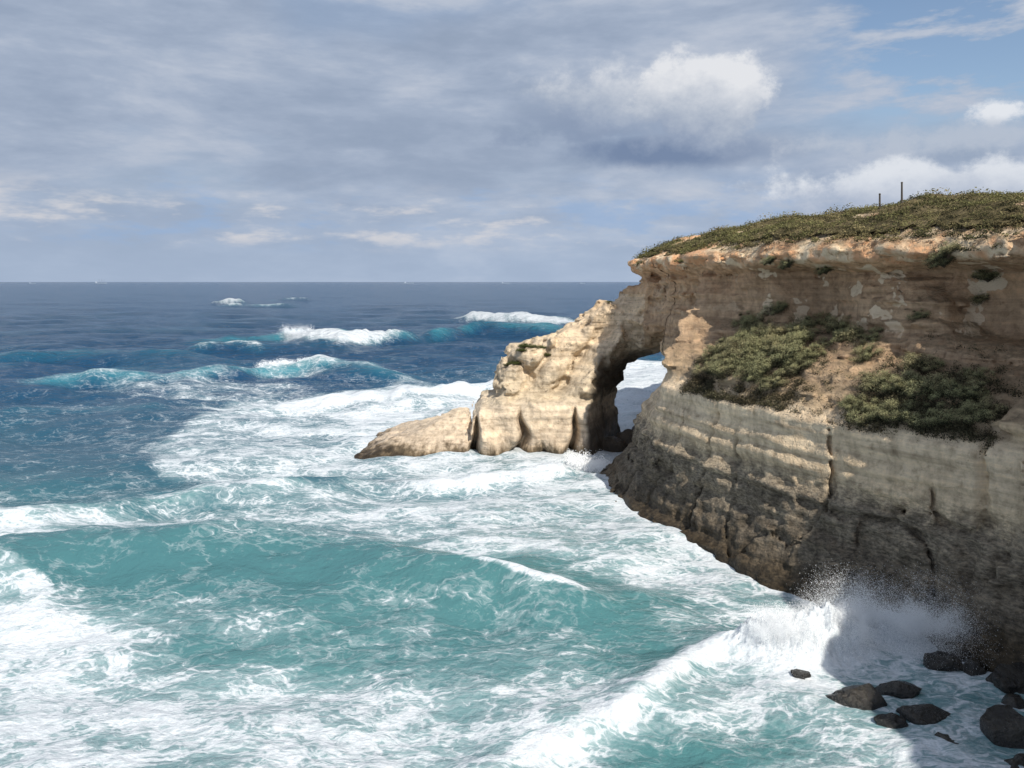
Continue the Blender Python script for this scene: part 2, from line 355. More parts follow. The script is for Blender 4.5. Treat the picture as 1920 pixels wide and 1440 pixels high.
cliff_mat = rock_material("cliff_rock", [(0, (.03, .022, .012)), (.05, (.075, .058, .038)), (.10, (.14, .118, .09)), (.24, (.235, .20, .152)), (.305, (.60, .48, .33)), (.44, (.72, .58, .41)),
    (.49, (.48, .36, .235)), (.60, (.44, .305, .195)), (.72, (.54, .38, .24)), (.82, (.52, .34, .205)), (.865, (.64, .43, .26)), (.92, (.6, .44, .29))], True)
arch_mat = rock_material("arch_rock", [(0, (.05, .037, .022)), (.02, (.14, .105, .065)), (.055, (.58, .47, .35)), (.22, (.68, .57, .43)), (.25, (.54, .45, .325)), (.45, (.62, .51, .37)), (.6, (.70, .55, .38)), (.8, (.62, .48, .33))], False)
Vall = np.concatenate([P1, Pc]); Qall = np.concatenate([Q1, Qc+len(P1)])
cliff = add_obj("cliff", make_mesh("cliff", Vall, Qall), cliff_mat, kind="structure",
                label="layered tan and brown limestone sea cliff with dark wet foot", category="cliff")
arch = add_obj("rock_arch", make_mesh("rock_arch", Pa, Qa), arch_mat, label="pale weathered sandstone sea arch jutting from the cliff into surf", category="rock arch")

# hill top
hx = np.arange(9, 170, .6); hy = np.arange(-10, 150, .6)
HX, HY = np.meshgrid(hx, hy, indexing='ij'); DR = -poly_sdf(HX, HY, RIM)
HZ = hill_h(DR, HX, HY)+.04
idx = np.arange(HX.size).reshape(HX.shape)
q = np.stack([idx[:-1, :-1], idx[1:, :-1], idx[1:, 1:], idx[:-1, 1:]], -1).reshape(-1, 4)
ok = (DR.ravel()[q].min(1) > 1.0); q = q[ok]
Ph, Qh = compact(np.stack([HX.ravel(), HY.ravel(), HZ.ravel()], 1), q)
m, t = new_mat("hill_soil")
pos = t.n('ShaderNodeNewGeometry').outputs['Position']
a = t.noise(pos, .5, 5, .6); b = t.noise(pos, 4, 6, .7)
c = t.mix(t.ss(a, .35, .65), (.08, .07, .035), (.24, .19, .11)); c = t.mix(1.0, c, t.ramp(b, [(.3, (.4, .4, .4)), (.65, (1.4, 1.4, 1.3))]), 'MULTIPLY')
finish(t, c, .95, .1, t.n('ShaderNodeBump', Strength=1.0, Distance=.5, Height=b).outputs[0])
add_obj("hill", make_mesh("hill", Ph, Qh), m, kind="structure", label="gentle scrub covered clifftop hill", category="hill")

# ------------------------------------------------------------ foliage
def leaf_material(name, dark, light, dry, d0=.48, d1=.64):
    m, t = new_mat(name)
    at = t.n('ShaderNodeAttribute', _attribute_name='tone').outputs['Fac']
    pos = t.n('ShaderNodeNewGeometry').outputs['Position']
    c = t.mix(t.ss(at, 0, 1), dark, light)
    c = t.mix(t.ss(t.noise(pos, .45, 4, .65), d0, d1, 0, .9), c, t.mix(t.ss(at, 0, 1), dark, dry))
    b = finish(t, c, .75, .2)
    tr = t.n('ShaderNodeBsdfTranslucent', Color=c); ms = t.n('ShaderNodeMixShader'); t.set(ms.inputs[0], .25)
    t.set(ms.inputs[1], b.outputs[0]); t.set(ms.inputs[2], tr.outputs[0])
    for o in t.t.nodes:
        if o.type == 'OUTPUT_MATERIAL': t.set(o.inputs[0], ms.outputs[0])
    return m
def leaves(C, N, size, tone, jit=.55):
    n = len(C)
    N = N+rng.normal(0, jit, (n, 3)); N /= np.linalg.norm(N, axis=1)[:, None]+1e-9
    U = np.cross(N, rng.normal(0, 1, (n, 3))); U /= np.linalg.norm(U, axis=1)[:, None]+1e-9
    W = np.cross(N, U)
    s = (size*rng.uniform(.6, 1.5, n))[:, None]; U = U*s; W = W*s*rng.uniform(.35, .7, (n, 1))
    V = np.stack([C-U, C-W+.15*N*s, C+U, C+W+.15*N*s], 1).reshape(-1, 3)
    F = np.arange(4*n).reshape(n, 4)
    return V, F, np.repeat(tone, 4)
scrub_mat = leaf_material("scrub_leaf", (.022, .023, .010), (.235, .225, .09), (.33, .265, .135), .46, .62)
bush_mat = leaf_material("bush_leaf", (.032, .036, .020), (.40, .39, .205), (.47, .41, .23), .46, .64)
arch_leaf_mat = leaf_material("arch_shrub_leaf", (.015, .020, .008), (.12, .15, .045), (.14, .14, .05), .5, .7)
NS = 38000
cand = np.stack([rng.uniform(10, 75, NS), rng.uniform(20, 112, NS)], 1)
dd = -poly_sdf(cand[:, 0], cand[:, 1], RIM)
frame = (cand[:, 0] < cand[:, 1]*.75+6)
bare = vnoise(cand[:, 0]/3.2, cand[:, 1]/3.2, 7.7) < .80
edge_gap = (dd > .4+1.2*(vnoise(cand[:, 0]/1.5, cand[:, 1]/1.5, 4.7)-.5)) | (vnoise(cand[:, 0]/3, cand[:, 1]/3, 1.7) > .55)
keep = frame & bare & edge_gap & (dd > -.2) & (dd < 30) & (rng.random(NS) < np.clip(1.2-dd/32, .25, 1))
cand = cand[keep]; dd = dd[keep]; nC = len(cand)
cz = hill_h(dd, cand[:, 0], cand[:, 1])-.5*(dd < .15)
rad = rng.uniform(.18, .5, nC)*(1+.9*(rng.random(nC) < .10))
ctone = np.clip(.6*vnoise(cand[:, 0]/2.5, cand[:, 1]/2.5, 2.2)+.22+rng.normal(0, .2, nC), 0, 1)
L = 60
ci = np.repeat(np.arange(nC), L)
D = rng.normal(0, 1, (nC*L, 3)); D[:, 2] = np.abs(D[:, 2]); D /= np.linalg.norm(D, axis=1)[:, None]
rr = rad[ci]*rng.uniform(.7, 1.08, nC*L)
C = np.stack([cand[ci, 0]+D[:, 0]*rr, cand[ci, 1]+D[:, 1]*rr, cz[ci]-.12+D[:, 2]*rr*.75], 1)
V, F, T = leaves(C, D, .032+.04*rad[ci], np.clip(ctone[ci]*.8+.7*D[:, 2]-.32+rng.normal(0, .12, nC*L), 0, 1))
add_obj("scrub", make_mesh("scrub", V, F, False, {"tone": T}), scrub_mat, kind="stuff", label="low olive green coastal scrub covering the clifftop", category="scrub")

branch_mat, t = new_mat("branch_bark")
bn = t.noise(t.n('ShaderNodeNewGeometry').outputs['Position'], 12, 4, .6)
finish(t, t.mix(bn, (.06, .045, .03), (.16, .125, .09)), .9, .1)
def bush_meshes(seed, lobes, L):
    r = np.random.default_rng(seed)
    lc = r.normal(0, 1, (lobes, 3)); lc[:, 2] = np.abs(lc[:, 2]); lc /= np.linalg.norm(lc, axis=1)[:, None]
    lc *= r.uniform(.25, .95, (lobes, 1)); lc[:, 2] = lc[:, 2]*.85-.1
    lr = r.uniform(.12, .30, lobes)
    li = np.repeat(np.arange(lobes), L)
    D = r.normal(0, 1, (lobes*L, 3)); D /= np.linalg.norm(D, axis=1)[:, None]
    C = lc[li]+D*(lr[li]*r.uniform(.5, 1.12, lobes*L))[:, None]
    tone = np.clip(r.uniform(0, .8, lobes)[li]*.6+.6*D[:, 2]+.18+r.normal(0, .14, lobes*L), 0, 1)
    V, F, T = leaves(C, D, .021, tone)
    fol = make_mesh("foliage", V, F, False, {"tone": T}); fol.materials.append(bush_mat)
    bv = []; bf = []
    for c in lc:
        pts = [np.array([0, 0, -.35]), c*.45+np.array([.04, -.03, -.02]), c]
        for k in range(2):
            a, b = pts[k], pts[k+1]; ra, rb = (.03, .017) if k == 0 else (.017, .006)
            ax = b-a; u = np.cross(ax, [.3, .8, .5]); u /= np.linalg.norm(u); v = np.cross(ax, u); v /= np.linalg.norm(v)
            s0 = len(bv)
            for p, rad_ in ((a, ra), (b, rb)):
                for q_ in range(5):
                    an = q_*2*math.pi/5; bv.append(p+rad_*(math.cos(an)*u+math.sin(an)*v))
            for q_ in range(5): bf.append((s0+q_, s0+(q_+1) % 5, s0+5+(q_+1) % 5, s0+5+q_))
    br = make_mesh("branches", np.array(bv), np.array(bf)); br.materials.append(branch_mat)
    return fol, br
variants = [bush_meshes(s, 56, 230) for s in (11, 12, 13, 14)]
bpy.context.view_layer.update()
def hit(origin, d):
    okk, loc, nor, _ = cliff.ray_cast(Vector(origin), Vector(d)); return loc if okk else None
base_line = np.array(BASE[1:11])
def ledge_point(y, off):
    """point above the ledge, off metres inland of the waterline"""
    xb = np.interp(y, base_line[:, 1], base_line[:, 0]); e = .8
    xb2 = np.interp(y+e, base_line[:, 1], base_line[:, 0]); tx, ty = xb2-xb, e
    l = math.hypot(tx, ty); nx_, ny_ = ty/l, -tx/l
    return xb+nx_*off, y+ny_*off
bi = 0
def place_bush(p, r, lab, squash=.95, tilt=True, fol=None):
    global bi
    f0, br = variants[bi % 4]; bi += 1
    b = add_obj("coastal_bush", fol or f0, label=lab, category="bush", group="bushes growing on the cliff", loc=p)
    b.scale = (r, r*random.uniform(.9, 1.15), r*squash); b.rotation_euler = (0, random.uniform(-.5, 0) if tilt else 0, random.uniform(0, 6.28) if not tilt else random.uniform(-.6, .6))
    add_obj("branches", br, parent=b)
big_l = "dense olive green bush growing from the cliff ledge"
for (y, off, r) in [(50.6, 4.6, 1.0), (49.6, 3.4, 1.1), (49.2, 5.0, 1.4), (48.3, 3.6, 1.3), (47.6, 4.9, 1.5), (47.0, 3.0, 1.2), (46.3, 4.2, 1.5), (45.6, 5.4, 1.4),
                    (45.0, 3.2, 1.3), (44.3, 4.4, 1.5), (43.6, 3.0, 1.1), (43.0, 4.2, 1.2), (47, 6.2, 1.3), (44.6, 5.8, 1.3), (43.2, 5.2, 1.1),
                    (38.6, 2.8, .9), (38.2, 4.0, 1.1), (37.8, 2.5, 1.1), (37.1, 3.8, 1.3), (36.5, 2.4, 1.15), (35.8, 3.6, 1.25), (35.1, 2.5, 1.1), (34.4, 3.4, 1.1), (33.6, 2.7, 1.0), (36.8, 5.2, 1.1)]:
    px_, py_ = ledge_point(y, off); p = hit((px_, py_, 15.5), (0, 0, -1))
    if p is None or p.z < 8: continue
    place_bush((p.x, p.y, p.z+.2*r), r, big_l)
for (y, z, r) in [(53.8, 13.4, 1.0), (53.0, 12.0, 1.1), (52.2, 13.2, 1.3), (51.6, 14.3, 1.0), (51.2, 12.0, 1.3), (50.0, 13.4, 1.5), (48.6, 12.8, 1.4), (47.2, 13.4, 1.3), (45.8, 12.8, 1.4), (44.4, 12.8, 1.2), (43.2, 12.0, 1.0),
                  (37.4, 11.5, .9),
                  (42.2, 14.2, .6), (41.8, 15.2, .7), (41.2, 16.4, .8), (40.6, 17.2, .9), (39.8, 17.6, .8), (47.5, 16.8, .7), (48.6, 17.2, .7), (49.8, 17.4, .6), (36.5, 16.9, .8), (60, 12.2, .35)]:
    p = hit((0, y, z), (1, 0, 0))
    if p is None: continue
    place_bush((p.x-.15*r, p.y, p.z-.2*r), r, big_l if (z < 13.5 or r > .95) else "small green shrub hanging below the cliff rim")
dark_fol = variants[0][0].copy(); dark_fol.name = "foliage"; dark_fol.materials[0] = arch_leaf_mat
for i, (x, y, r) in enumerate([(.3, 75.0, .95), (1.3, 75.3, 1.0), (2.5, 75.6, .9), (-.2, 75.6, .8), (.9, 74.5, .7), (3.4, 76.0, .6), (9.6, 76.8, .4)]):
    okk, loc, _, _ = arch.ray_cast(Vector((x, y, 25)), Vector((0, 0, -1)))
    print("arch shrub", okk, loc)
    if not okk: continue
    place_bush((loc.x, loc.y-.2, loc.z+.08), r, "low dark green shrub clinging to the arch top", .55, False, dark_fol)
# low dry undergrowth along the ledge
pts = []; tn = []
for k in range(2000):
    y = random.uniform(33, 51); off = 2.0+abs(random.gauss(0, 1.6)); px_, py_ = ledge_point(y, off)
    if 38.9 < y < 42.2 and random.random() < .88: continue
    p = hit((px_, py_, 14.0), (0, 0, -1))
    if p is None or p.z < 8.2: continue
    pts.append(p[:]); tn.append(random.random())
pts = np.array(pts); ci = np.repeat(np.arange(len(pts)), 60); n = len(ci)
D = rng.normal(0, 1, (n, 3)); D[:, 2] = np.abs(D[:, 2])*1.2-.3; D /= np.linalg.norm(D, axis=1)[:, None]
C = pts[ci]+D*rng.uniform(.05, .42, (n, 1))
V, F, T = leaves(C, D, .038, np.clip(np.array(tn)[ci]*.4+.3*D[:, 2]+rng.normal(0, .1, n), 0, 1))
under_mat = leaf_material("undergrowth_leaf", (.028, .025, .016), (.22, .20, .11), (.24, .19, .11))
add_obj("undergrowth", make_mesh("undergrowth", V, F, False, {"tone": T}), under_mat, kind="stuff", label="dry brown undergrowth along the cliff ledge", category="undergrowth")

# ------------------------------------------------------------ boulder places
BOULD = [(13.2, 29.3, 1.9, 1.4, .62, -.2), (15.1, 28.3, 2.0, 1.3, .45, .1), (17.4, 27.0, 2.1, 1.8, 1.0, .3), (17.7, 32.0, 1.6, 1.2, .5, 0),
        (15.2, 30.2, 1.4, 1.0, .40, -.3), (14.9, 26.6, 1.3, .9, .32, .2), (11.7, 31.3, .7, .5, .3, 0), (19.7, 30.4, 2.0, 1.6, .8, .4), (13.6, 27.9, 1.0, .7, .32, 0), (18.8, 29.0, 1.2, 1.2, .5, .9),
        (16.8, 25.4, 1.3, 1.0, .42, 0.2), (18.9, 31.6, 1.3, 1.1, .65, .5)]
# ------------------------------------------------------------ sea
vr = np.concatenate([[528.5, 529.2, 530], np.linspace(531, 1950, 1010)])
yrow = 23200/(vr-528)
tcol = np.linspace(-.92, .92, 1150)
Y = np.repeat(yrow[:, None], len(tcol), 1); X = Y*tcol[None, :]
x = X.ravel().astype(np.float64); y = Y.ravel().astype(np.float64)
dyr = np.maximum(y*y/23200*1.4, y*.0016)
Z = np.zeros_like(x)
nr = np.random.default_rng(3)
for k in range(64):
    lam = .8*(38/.8)**((k+.5)/64); ang = nr.normal(0, .45 if lam > 6 else .9)+math.radians(-100)
    kk = 2*math.pi/lam; amp = .0055*lam**.92*(.8 if lam > 12 else 1)*(.65 if 1.2 < lam < 4.5 else 1)*(1.0+.6*sstep(y, 65, 110))
    ph = nr.uniform(0, 6.28)
    arg = kk*(x*math.cos(ang)+y*math.sin(ang))+ph+1.5*vnoise(x/lam/4, y/lam/4, k*.7)
    Z += amp*(np.sin(arg)+.28*np.cos(2*arg))*np.clip(lam/(3*dyr)-.5, 0, 1)
Z += .5*(fbm(x/9, y/6, 2.2, 3)-.5)
sy = y+.25*x+14*(vnoise(x/60, y/60, 1.2)-.5)
Z += .75*np.maximum(vnoise(x/45, sy/17, 6.2)-.42, 0)*2.2*sstep(y, 75, 150)
RIDGES = [ # points (x,y), height, front width, back width, crest foam, foam reach, turquoise
 ([(-44, 41.5), (-21.3, 43.2), (-13.1, 44.8), (-8, 43.8), (-4, 41.5), (1.1, 38.6), (6.6, 36.9), (10, 36.5)], 1.65, 3.3, 2.6, .0, .5, .45),
 ([(-4.5, 41.6), (-2, 40.4), (1.1, 38.6), (4.5, 37.6)], .15, .7, .7, .95, .6, .2),
 ([(-45, 47), (-31.2, 50.3), (-21.8, 56.5), (-16.1, 58.5), (-9.2, 61), (-7, 61.5)], 1.5, 2.1, 3.0, .50, .8, .9),
 ([(-9.5, 60.5), (-6, 59.5), (-2.5, 60), (2, 62), (6, 64)], .8, 1.5, 2.5, 1.1, 2.4, .3),
 ([(-75, 117), (-60, 120), (-48.9, 122), (-41, 129), (-33.7, 133), (-24, 127), (-15, 124)], 2.3, 5, 8, .50, 3.0, 1.2),
 ([(-44, 128), (-40, 130), (-34, 133), (-31, 131)], .5, 2, 3, .9, 1.6, .6),
 ([(-85, 190), (-66, 205), (-58, 207), (-50, 196), (-41, 190), (-33, 197), (-26, 205), (-8, 240), (12, 235), (30, 225)], 2.6, 6, 12, .05, 1.0, 1.0),
 ([(-62, 206), (-57, 204), (-50, 195), (-41, 189), (-33, 196), (-27, 203)], .8, 5, 6, 1.1, 5.5, .6),
 ([(-74, 176), (-68, 180), (-62, 182), (-57, 178)], 1.0, 4, 5, .7, 2.2, .4),
 ([(-26, 330), (-20, 322), (-6, 306), (2, 300), (8, 296), (20, 290), (30, 288)], 2.4, 8, 14, 1.1, 13, .6),
 ([(-215, 555), (-208, 560), (-195, 540), (-180, 520)], 3.0, 14, 22, .9, 18, .6),
 ([(-190, 505), (-165, 490), (-140, 480), (-130, 478)], 1.8, 10, 18, .6, 8, .8),
 ([(-200, 640), (-185, 660), (-170, 650)], 1.6, 18, 30, .6, 14, .9),
 ([(-36, 98), (-31, 100), (-26, 102), (-22, 103), (-10, 106), (-2, 109), (10, 112)], .9, 2.4, 5, 1.1, 4.0, .4),
 ([(-62, 92), (-50, 95), (-40, 93)], .8, 3, 5, .15, 1, .3),
 ([(-110, 150), (-90, 158), (-72, 160), (-60, 155)], 1.3, 5, 8, .1, 1.5, .4),
 ([(-3, 25.2), (-1, 26.2), (2, 27.6), (4.4, 29.2), (6.3, 31), (7.6, 32.6), (9.2, 34.0), (11.5, 34.5)], .5, .8, 1.7, .85, 1.5, .3),
 ([(-40, 40.5), (-31, 40.6), (-27, 40.8), (-24, 39), (-21, 36)], .5, 1.6, 2.2, .8, 1.8, .2),
]
foam = np.zeros_like(x); turq = np.zeros_like(x); crest = np.zeros_like(x)
jit = (fbm(x/5, y/5, 5.5, 3)-.5)
for pts_, h, wf, wb, fa, fr, tq in RIDGES:
    px = np.array([p[0] for p in pts_]); py = np.array([p[1] for p in pts_])
    yr = np.interp(x, px, py)+jit*min(wf, 6)*1.1
    tap = max(1.2, (px[-1]-px[0])*.2)
    wx = sstep(x, px[0]-tap*.3, px[0]+tap)*sstep(x, px[-1]+tap*.3, px[-1]-tap)
    d = y-yr
    prof = np.where(d < 0, np.exp(-(d/wf)**2), np.exp(-(d/wb)**2))
    lum = 1+(.9 if py.mean() > 70 else .3)*(vnoise(x/max(wf*.9, 1), y/max(wf*2, 1), 1.5)-.5)
    Z += h*prof*wx*lum
    fo = fa*wx*np.where(d < 0, np.exp(-(d/fr)**2), np.exp(-(d/(fr*.45))**2))*(.6+.8*(vnoise(x/max(fr, 1), y/max(fr, 1), 8.5)))
    foam = np.maximum(foam, fo); crest = np.maximum(crest, fo*(fa > .7)*min(1, fr/3))
    tn_ = sstep(vnoise(x/max(wf*1.4, 2), y/max(wf, 2), 4.4), .15, .75)
    turq = np.maximum(turq, tq*wx*tn_*np.where(d < 0, np.exp(-((d+wf*.25)/(wf*.6))**2), np.exp(-(d/(wb*.35))**2)))
wob = 4.0*(fbm(x/7+3, y/7, 1.1, 5)-.5)
def region(poly, feather, val):
    global foam
    s = poly_sdf(x, y, poly)
    foam = np.maximum(foam, val*sstep(s+wob, feather, -feather))
def spot(cx_, cy_, rx, ry, val):
    global foam
    e = np.exp(-(((x-cx_)/rx)**2+((y-cy_)/ry)**2)); foam = np.clip(foam+val*e, 0, 1.3)
near = sstep(y, 85, 45)
foam = np.maximum(foam, .35*near)
foam = np.maximum(foam, .21*sstep(y, 190, 90)*sstep(x, -90, -30))
foam = np.maximum(foam, .40*sstep(y, 150, 120)*sstep(y, 85, 100)*sstep(x, -75, -50)*sstep(vnoise(x/12, y/6, 3.1), .4, .7))
region([(-60, 41.3), (-27.3, 41.3), (-22.8, 38.9), (-17.1, 34.5), (-12.9, 33.3), (-9.2, 33.3), (-4.3, 31.8), (0, 31.3), (5.2, 31.5), (7.5, 33), (11, 36.4), (16.5, 37.3), (24, 36), (30, 8), (-60, 8)], 2.6, .57)
region([(-39, 107), (-24, 110), (-2.3, 112), (31, 135), (30, 60), (25, 35), (16.2, 36.7), (10.6, 35), (7.7, 38.5), (3.9, 40.7), (-3.3, 44), (-8.5, 47.2), (-14.2, 49.2), (-20.2, 48.1),
        (-27.9, 44.9), (-38, 43), (-60, 43), (-60, 55), (-34, 55), (-23.8, 61.5), (-30, 66), (-35, 74)], 2.6, .58)
region([(-26, 99), (-4.4, 107), (40, 120), (20, 70), (7.2, 61), (-8.5, 61.5), (-13, 70), (-20, 80)], 3.5, .76)
region([(8, 80), (6, 110), (12, 150), (60, 170), (60, 80)], 4, .88)
cb = poly_sdf(x, y, BASE)
foam = np.maximum(foam, .74*sstep(cb+wob*.35, 3.2, .3)*(y < 110))
spot(-18, 30, 8, 6, .16); spot(-24, 36, 6, 3, .14); spot(1, 28, 4, 1.6, .12); spot(-4, 26, 5, 2, .1); spot(-8, 29, 5, 2, .08)
spot(5.4, 26.3, 2.6, 1.5, -.5); spot(9, 27.2, 2, 1, -.25); spot(-27.8, 53, 7, 1.6, -.34); spot(-16.5, 59, 6, 1.5, -.28)
spot(.6, 43.6, 3, 1.2, -.3); spot(-9, 40.2, 11, 2.6, -.27); spot(-20, 41, 8, 2.0, -.24); spot(2, 36, 5, 1.5, -.14)
spot(12.4, 33.0, 3.0, 1.6, .7); spot(17, 35, 3.5, 1.8, .6); spot(9, 43, 3, 4, .12); spot(6, 52, 4, 5, .10)
spot(16.5, 29.0, 4.0, 3.5, -.14)
foam = foam+.44*(fbm(x/3.8, y/2.4, 7.1, 3)-.5)*sstep(foam, .2, .45)*sstep(foam, 1.0, .7)
def mound(cx_, cy_, rx, ry, h):
    global Z
    e = np.exp(-(((x-cx_)/rx)**2+((y-cy_)/ry)**2))
    Z += e*h*(.6+1.5*(fbm(x/.6, y/.6, 4.4, 5, .65)-.35))
mound(12.3, 33.2, 1.7, .8, 1.8); mound(14.0, 33.8, 1.3, .8, 1.9); mound(17.0, 35.0, 2.2, 1.0, 1.3); mound(4.5, 62.5, 3, 1.5, .6); mound(10.6, 33.6, 1.2, .7, .9)
lumps = (fbm(x/.75, y/.6, 6.6, 4, .6)-.45)
fin = np.clip(1.5-dyr/.5, 0, 1)
Z += lumps*np.clip(foam, 0, 1)**2*.16*fin
Z += crest*(fbm(x/(1+y/90), y/(1+y/90), 2.6, 3)-.25)*np.clip(y/110, .15, 2.2)
turq = np.clip(np.maximum(turq, .66*sstep(y, 72, 40))+.10*np.clip(foam, 0, 1)*sstep(y, 300, 100), 0, 1)
turq = np.clip(turq+.45*(fbm(x/14, y/14, 8.8, 3)-.5)*sstep(y, 600, 100), 0, 1)
wpx = (fbm(x*.35, y*.5, 1.5, 5, .6)-.5)*3.0
wpy = (fbm(x*.35+31, y*.5, 7.5, 5, .6)-.5)*2.2
fbv = fbm((x+wpx)*.50, (y+wpy)*.95, 3.3, 7, .68)
V = np.stack([x, y, Z], 1)
nrw, ncl = X.shape; idx = np.arange(nrw*ncl).reshape(nrw, ncl)
F = np.stack([idx[:-1, :-1], idx[1:, :-1], idx[1:, 1:], idx[:-1, 1:]], -1).reshape(-1, 4)
m, t = new_mat("sea_water")
pos = t.n('ShaderNodeNewGeometry').outputs['Position']
px_, py_, pz_ = t.xyz(pos)[:3]
at = lambda n_: t.n('ShaderNodeAttribute', _attribute_name=n_).outputs['Fac']
fo = at('foam'); tq = at('turq'); fbn = t.ss(at('grain'), .30, .70)
flat = t.comb(px_, py_, 0.0)
sw = t.comb(t.m('MULTIPLY', t.m('ADD', px_, at('warp_x')), .48), t.m('ADD', py_, at('warp_y')), 0.0)
v1 = t.n('ShaderNodeTexVoronoi', _feature='DISTANCE_TO_EDGE', Scale=1.15); t.set(v1.inputs['Vector'], sw)
v2 = t.n('ShaderNodeTexVoronoi', _feature='DISTANCE_TO_EDGE', Scale=3.9); t.set(v2.inputs['Vector'], sw)
l1 = t.ss(v1.outputs['Distance'], .0, .16, 1, 0); l2 = t.ss(v2.outputs['Distance'], .0, .22, 1, 0)
fb2 = t.noise(sw, 5.0, 7, .78)
fb2n = t.ss(fb2, .3, .7)
pat = t.m('ADD', t.m('ADD', t.m('MULTIPLY', fbn, .36), t.m('MULTIPLY', fb2n, .28)), t.m('ADD', t.m('MULTIPLY', l1, .20), t.m('MULTIPLY', l2, .16)))
dlt = t.m('SUBTRACT', pat, t.m('MULTIPLY', t.m('SUBTRACT', 1.0, fo), .95))
mask = t.m('ADD', t.ss(dlt, -.06, .15, 0, .60), t.ss(dlt, .02, .38, 0, .40))
mask = t.m('MAXIMUM', mask, t.ss(dlt, -.32, .04, 0, .24))
deep = t.mix(t.ss(py_, 45, 130), (.026, .095, .135), (.006, .050, .115))
shal = t.mix(t.ss(py_, 40, 110), (.085, .22, .22), (.04, .22, .275))
wc = t.mix(tq, deep, shal)
wc = t.mix(t.ss(fo, .22, .70, 0, .62), wc, (.225, .345, .365))
fc = t.ramp(t.m('ADD', t.m('MULTIPLY', fb2, .55), t.m('MULTIPLY', t.noise(flat, 7, 4, .7), .45)), [(.3, (.43, .49, .53)), (.5, (.61, .65, .68)), (.62, (.72, .745, .77))])
c = t.mix(mask, wc, fc)
rg = t.m('ADD', .14, t.m('MULTIPLY', mask, .7))
b1_ = t.noise(t.vm('MULTIPLY', flat, (.6, 1.2, 1)), .5, 4, .6); b2_ = t.noise(t.vm('MULTIPLY', flat, (.8, 1.1, 1)), 2.6, 5, .6)
h = t.m('ADD', t.m('MULTIPLY', b1_, t.ss(py_, 40, 250, .25, 3.2)), t.m('MULTIPLY', b2_, .17))
bp = t.n('ShaderNodeBump', Strength=1.0, Distance=.8, Height=h)
finish(t, c, rg, .28, bp.outputs[0], IOR=1.33)
add_obj("sea", make_mesh("sea", V, F, True, {"foam": foam, "turq": turq, "grain": fbv, "warp_x": wpx, "warp_y": wpy}), m, kind="structure", label="rough blue and turquoise sea with white foam", category="sea")

# ------------------------------------------------------------ spray
m, t = new_mat("sea_spray")
b = finish(t, (.96, .975, .985), .6, .2)
tr = t.n('ShaderNodeBsdfTranslucent', Color=(.97, .98, .99)); ms = t.n('ShaderNodeMixShader'); t.set(ms.inputs[0], .4)
t.set(ms.inputs[1], b.outputs[0]); t.set(ms.inputs[2], tr.outputs[0])
for o in t.t.nodes:
    if o.type == 'OUTPUT_MATERIAL': t.set(o.inputs[0], ms.outputs[0])
def spray(name, jets, label, size=.022, spread=.10):
    Cs = []
    for (bx, by, bz, vx, vy, vz, sp, n) in jets:
        T = rng.uniform(0, 2*vz/9.8, n)
        vj = rng.normal(0, sp, (n, 3))
        p = np.stack([bx+(vx+vj[:, 0])*T, by+(vy+vj[:, 1])*T, bz+(vz*np.sqrt(rng.uniform(.1, 1.0, n))+vj[:, 2]*.5)*T-4.9*T*T], 1)
        p += rng.normal(0, spread, (n, 3))
        Cs.append(p[p[:, 2] > .1])
    C = np.concatenate(Cs)
    nn = fbm(C[:, 0]*1.3, C[:, 1]*1.3, C[:, 2]*1.3, 3)
    C = C[(nn+rng.normal(0, .10, len(C))) > .41]
    n = len(C)
    V, F, _ = leaves(C, np.tile(np.array([SX*.6, SY*.75, .75]), (n, 1)), size*rng.lognormal(0, .3, n), np.zeros(n), .35)
    return add_obj(name, make_mesh(name, V, F, False), m, kind="stuff", label=label, category="spray")
J = []
for k in range(180):
    u = rng.random(); J.append((10.4+4.8*u, 33.2+rng.normal(0, .4)+.5*u, .9, rng.normal(-.3, .5), rng.normal(-.4, .4), rng.uniform(1.8, 5.2), .45, 2300))
for k in range(180):
    u = rng.random(); J.append((14.2+5.4*u, 35.2-1.8*u+rng.normal(0, .35), .7, rng.normal(-.3, .7), rng.normal(-.6, .4), rng.uniform(3.0, 7.2), .6, 2200))
spray("sea_spray", J, "white spray bursting up where a wave hits the cliff foot", .0100, .15)
J = []
for k in range(40):
    u = rng.random(); J.append((5+3*u, 66+rng.normal(0, 1), .3, rng.normal(-.2, .4), rng.normal(-.5, .4), rng.uniform(2, 4.5), .4, 350))
for k in range(60):
    u = rng.random(); J.append((-60+10*u, 205-6*u, 2.4, rng.normal(-1, .8), rng.normal(0, .6), rng.uniform(4, 7), .9, 500))
for k in range(50):
    u = rng.random(); J.append((-42+10*u, 129+4*u, 2.0, rng.normal(-1, .8), rng.normal(0, .6), rng.uniform(2, 4.5), .8, 500))
spray("breaker_spray", J, "fine white spray blown off breaking wave crests", .04, .2)

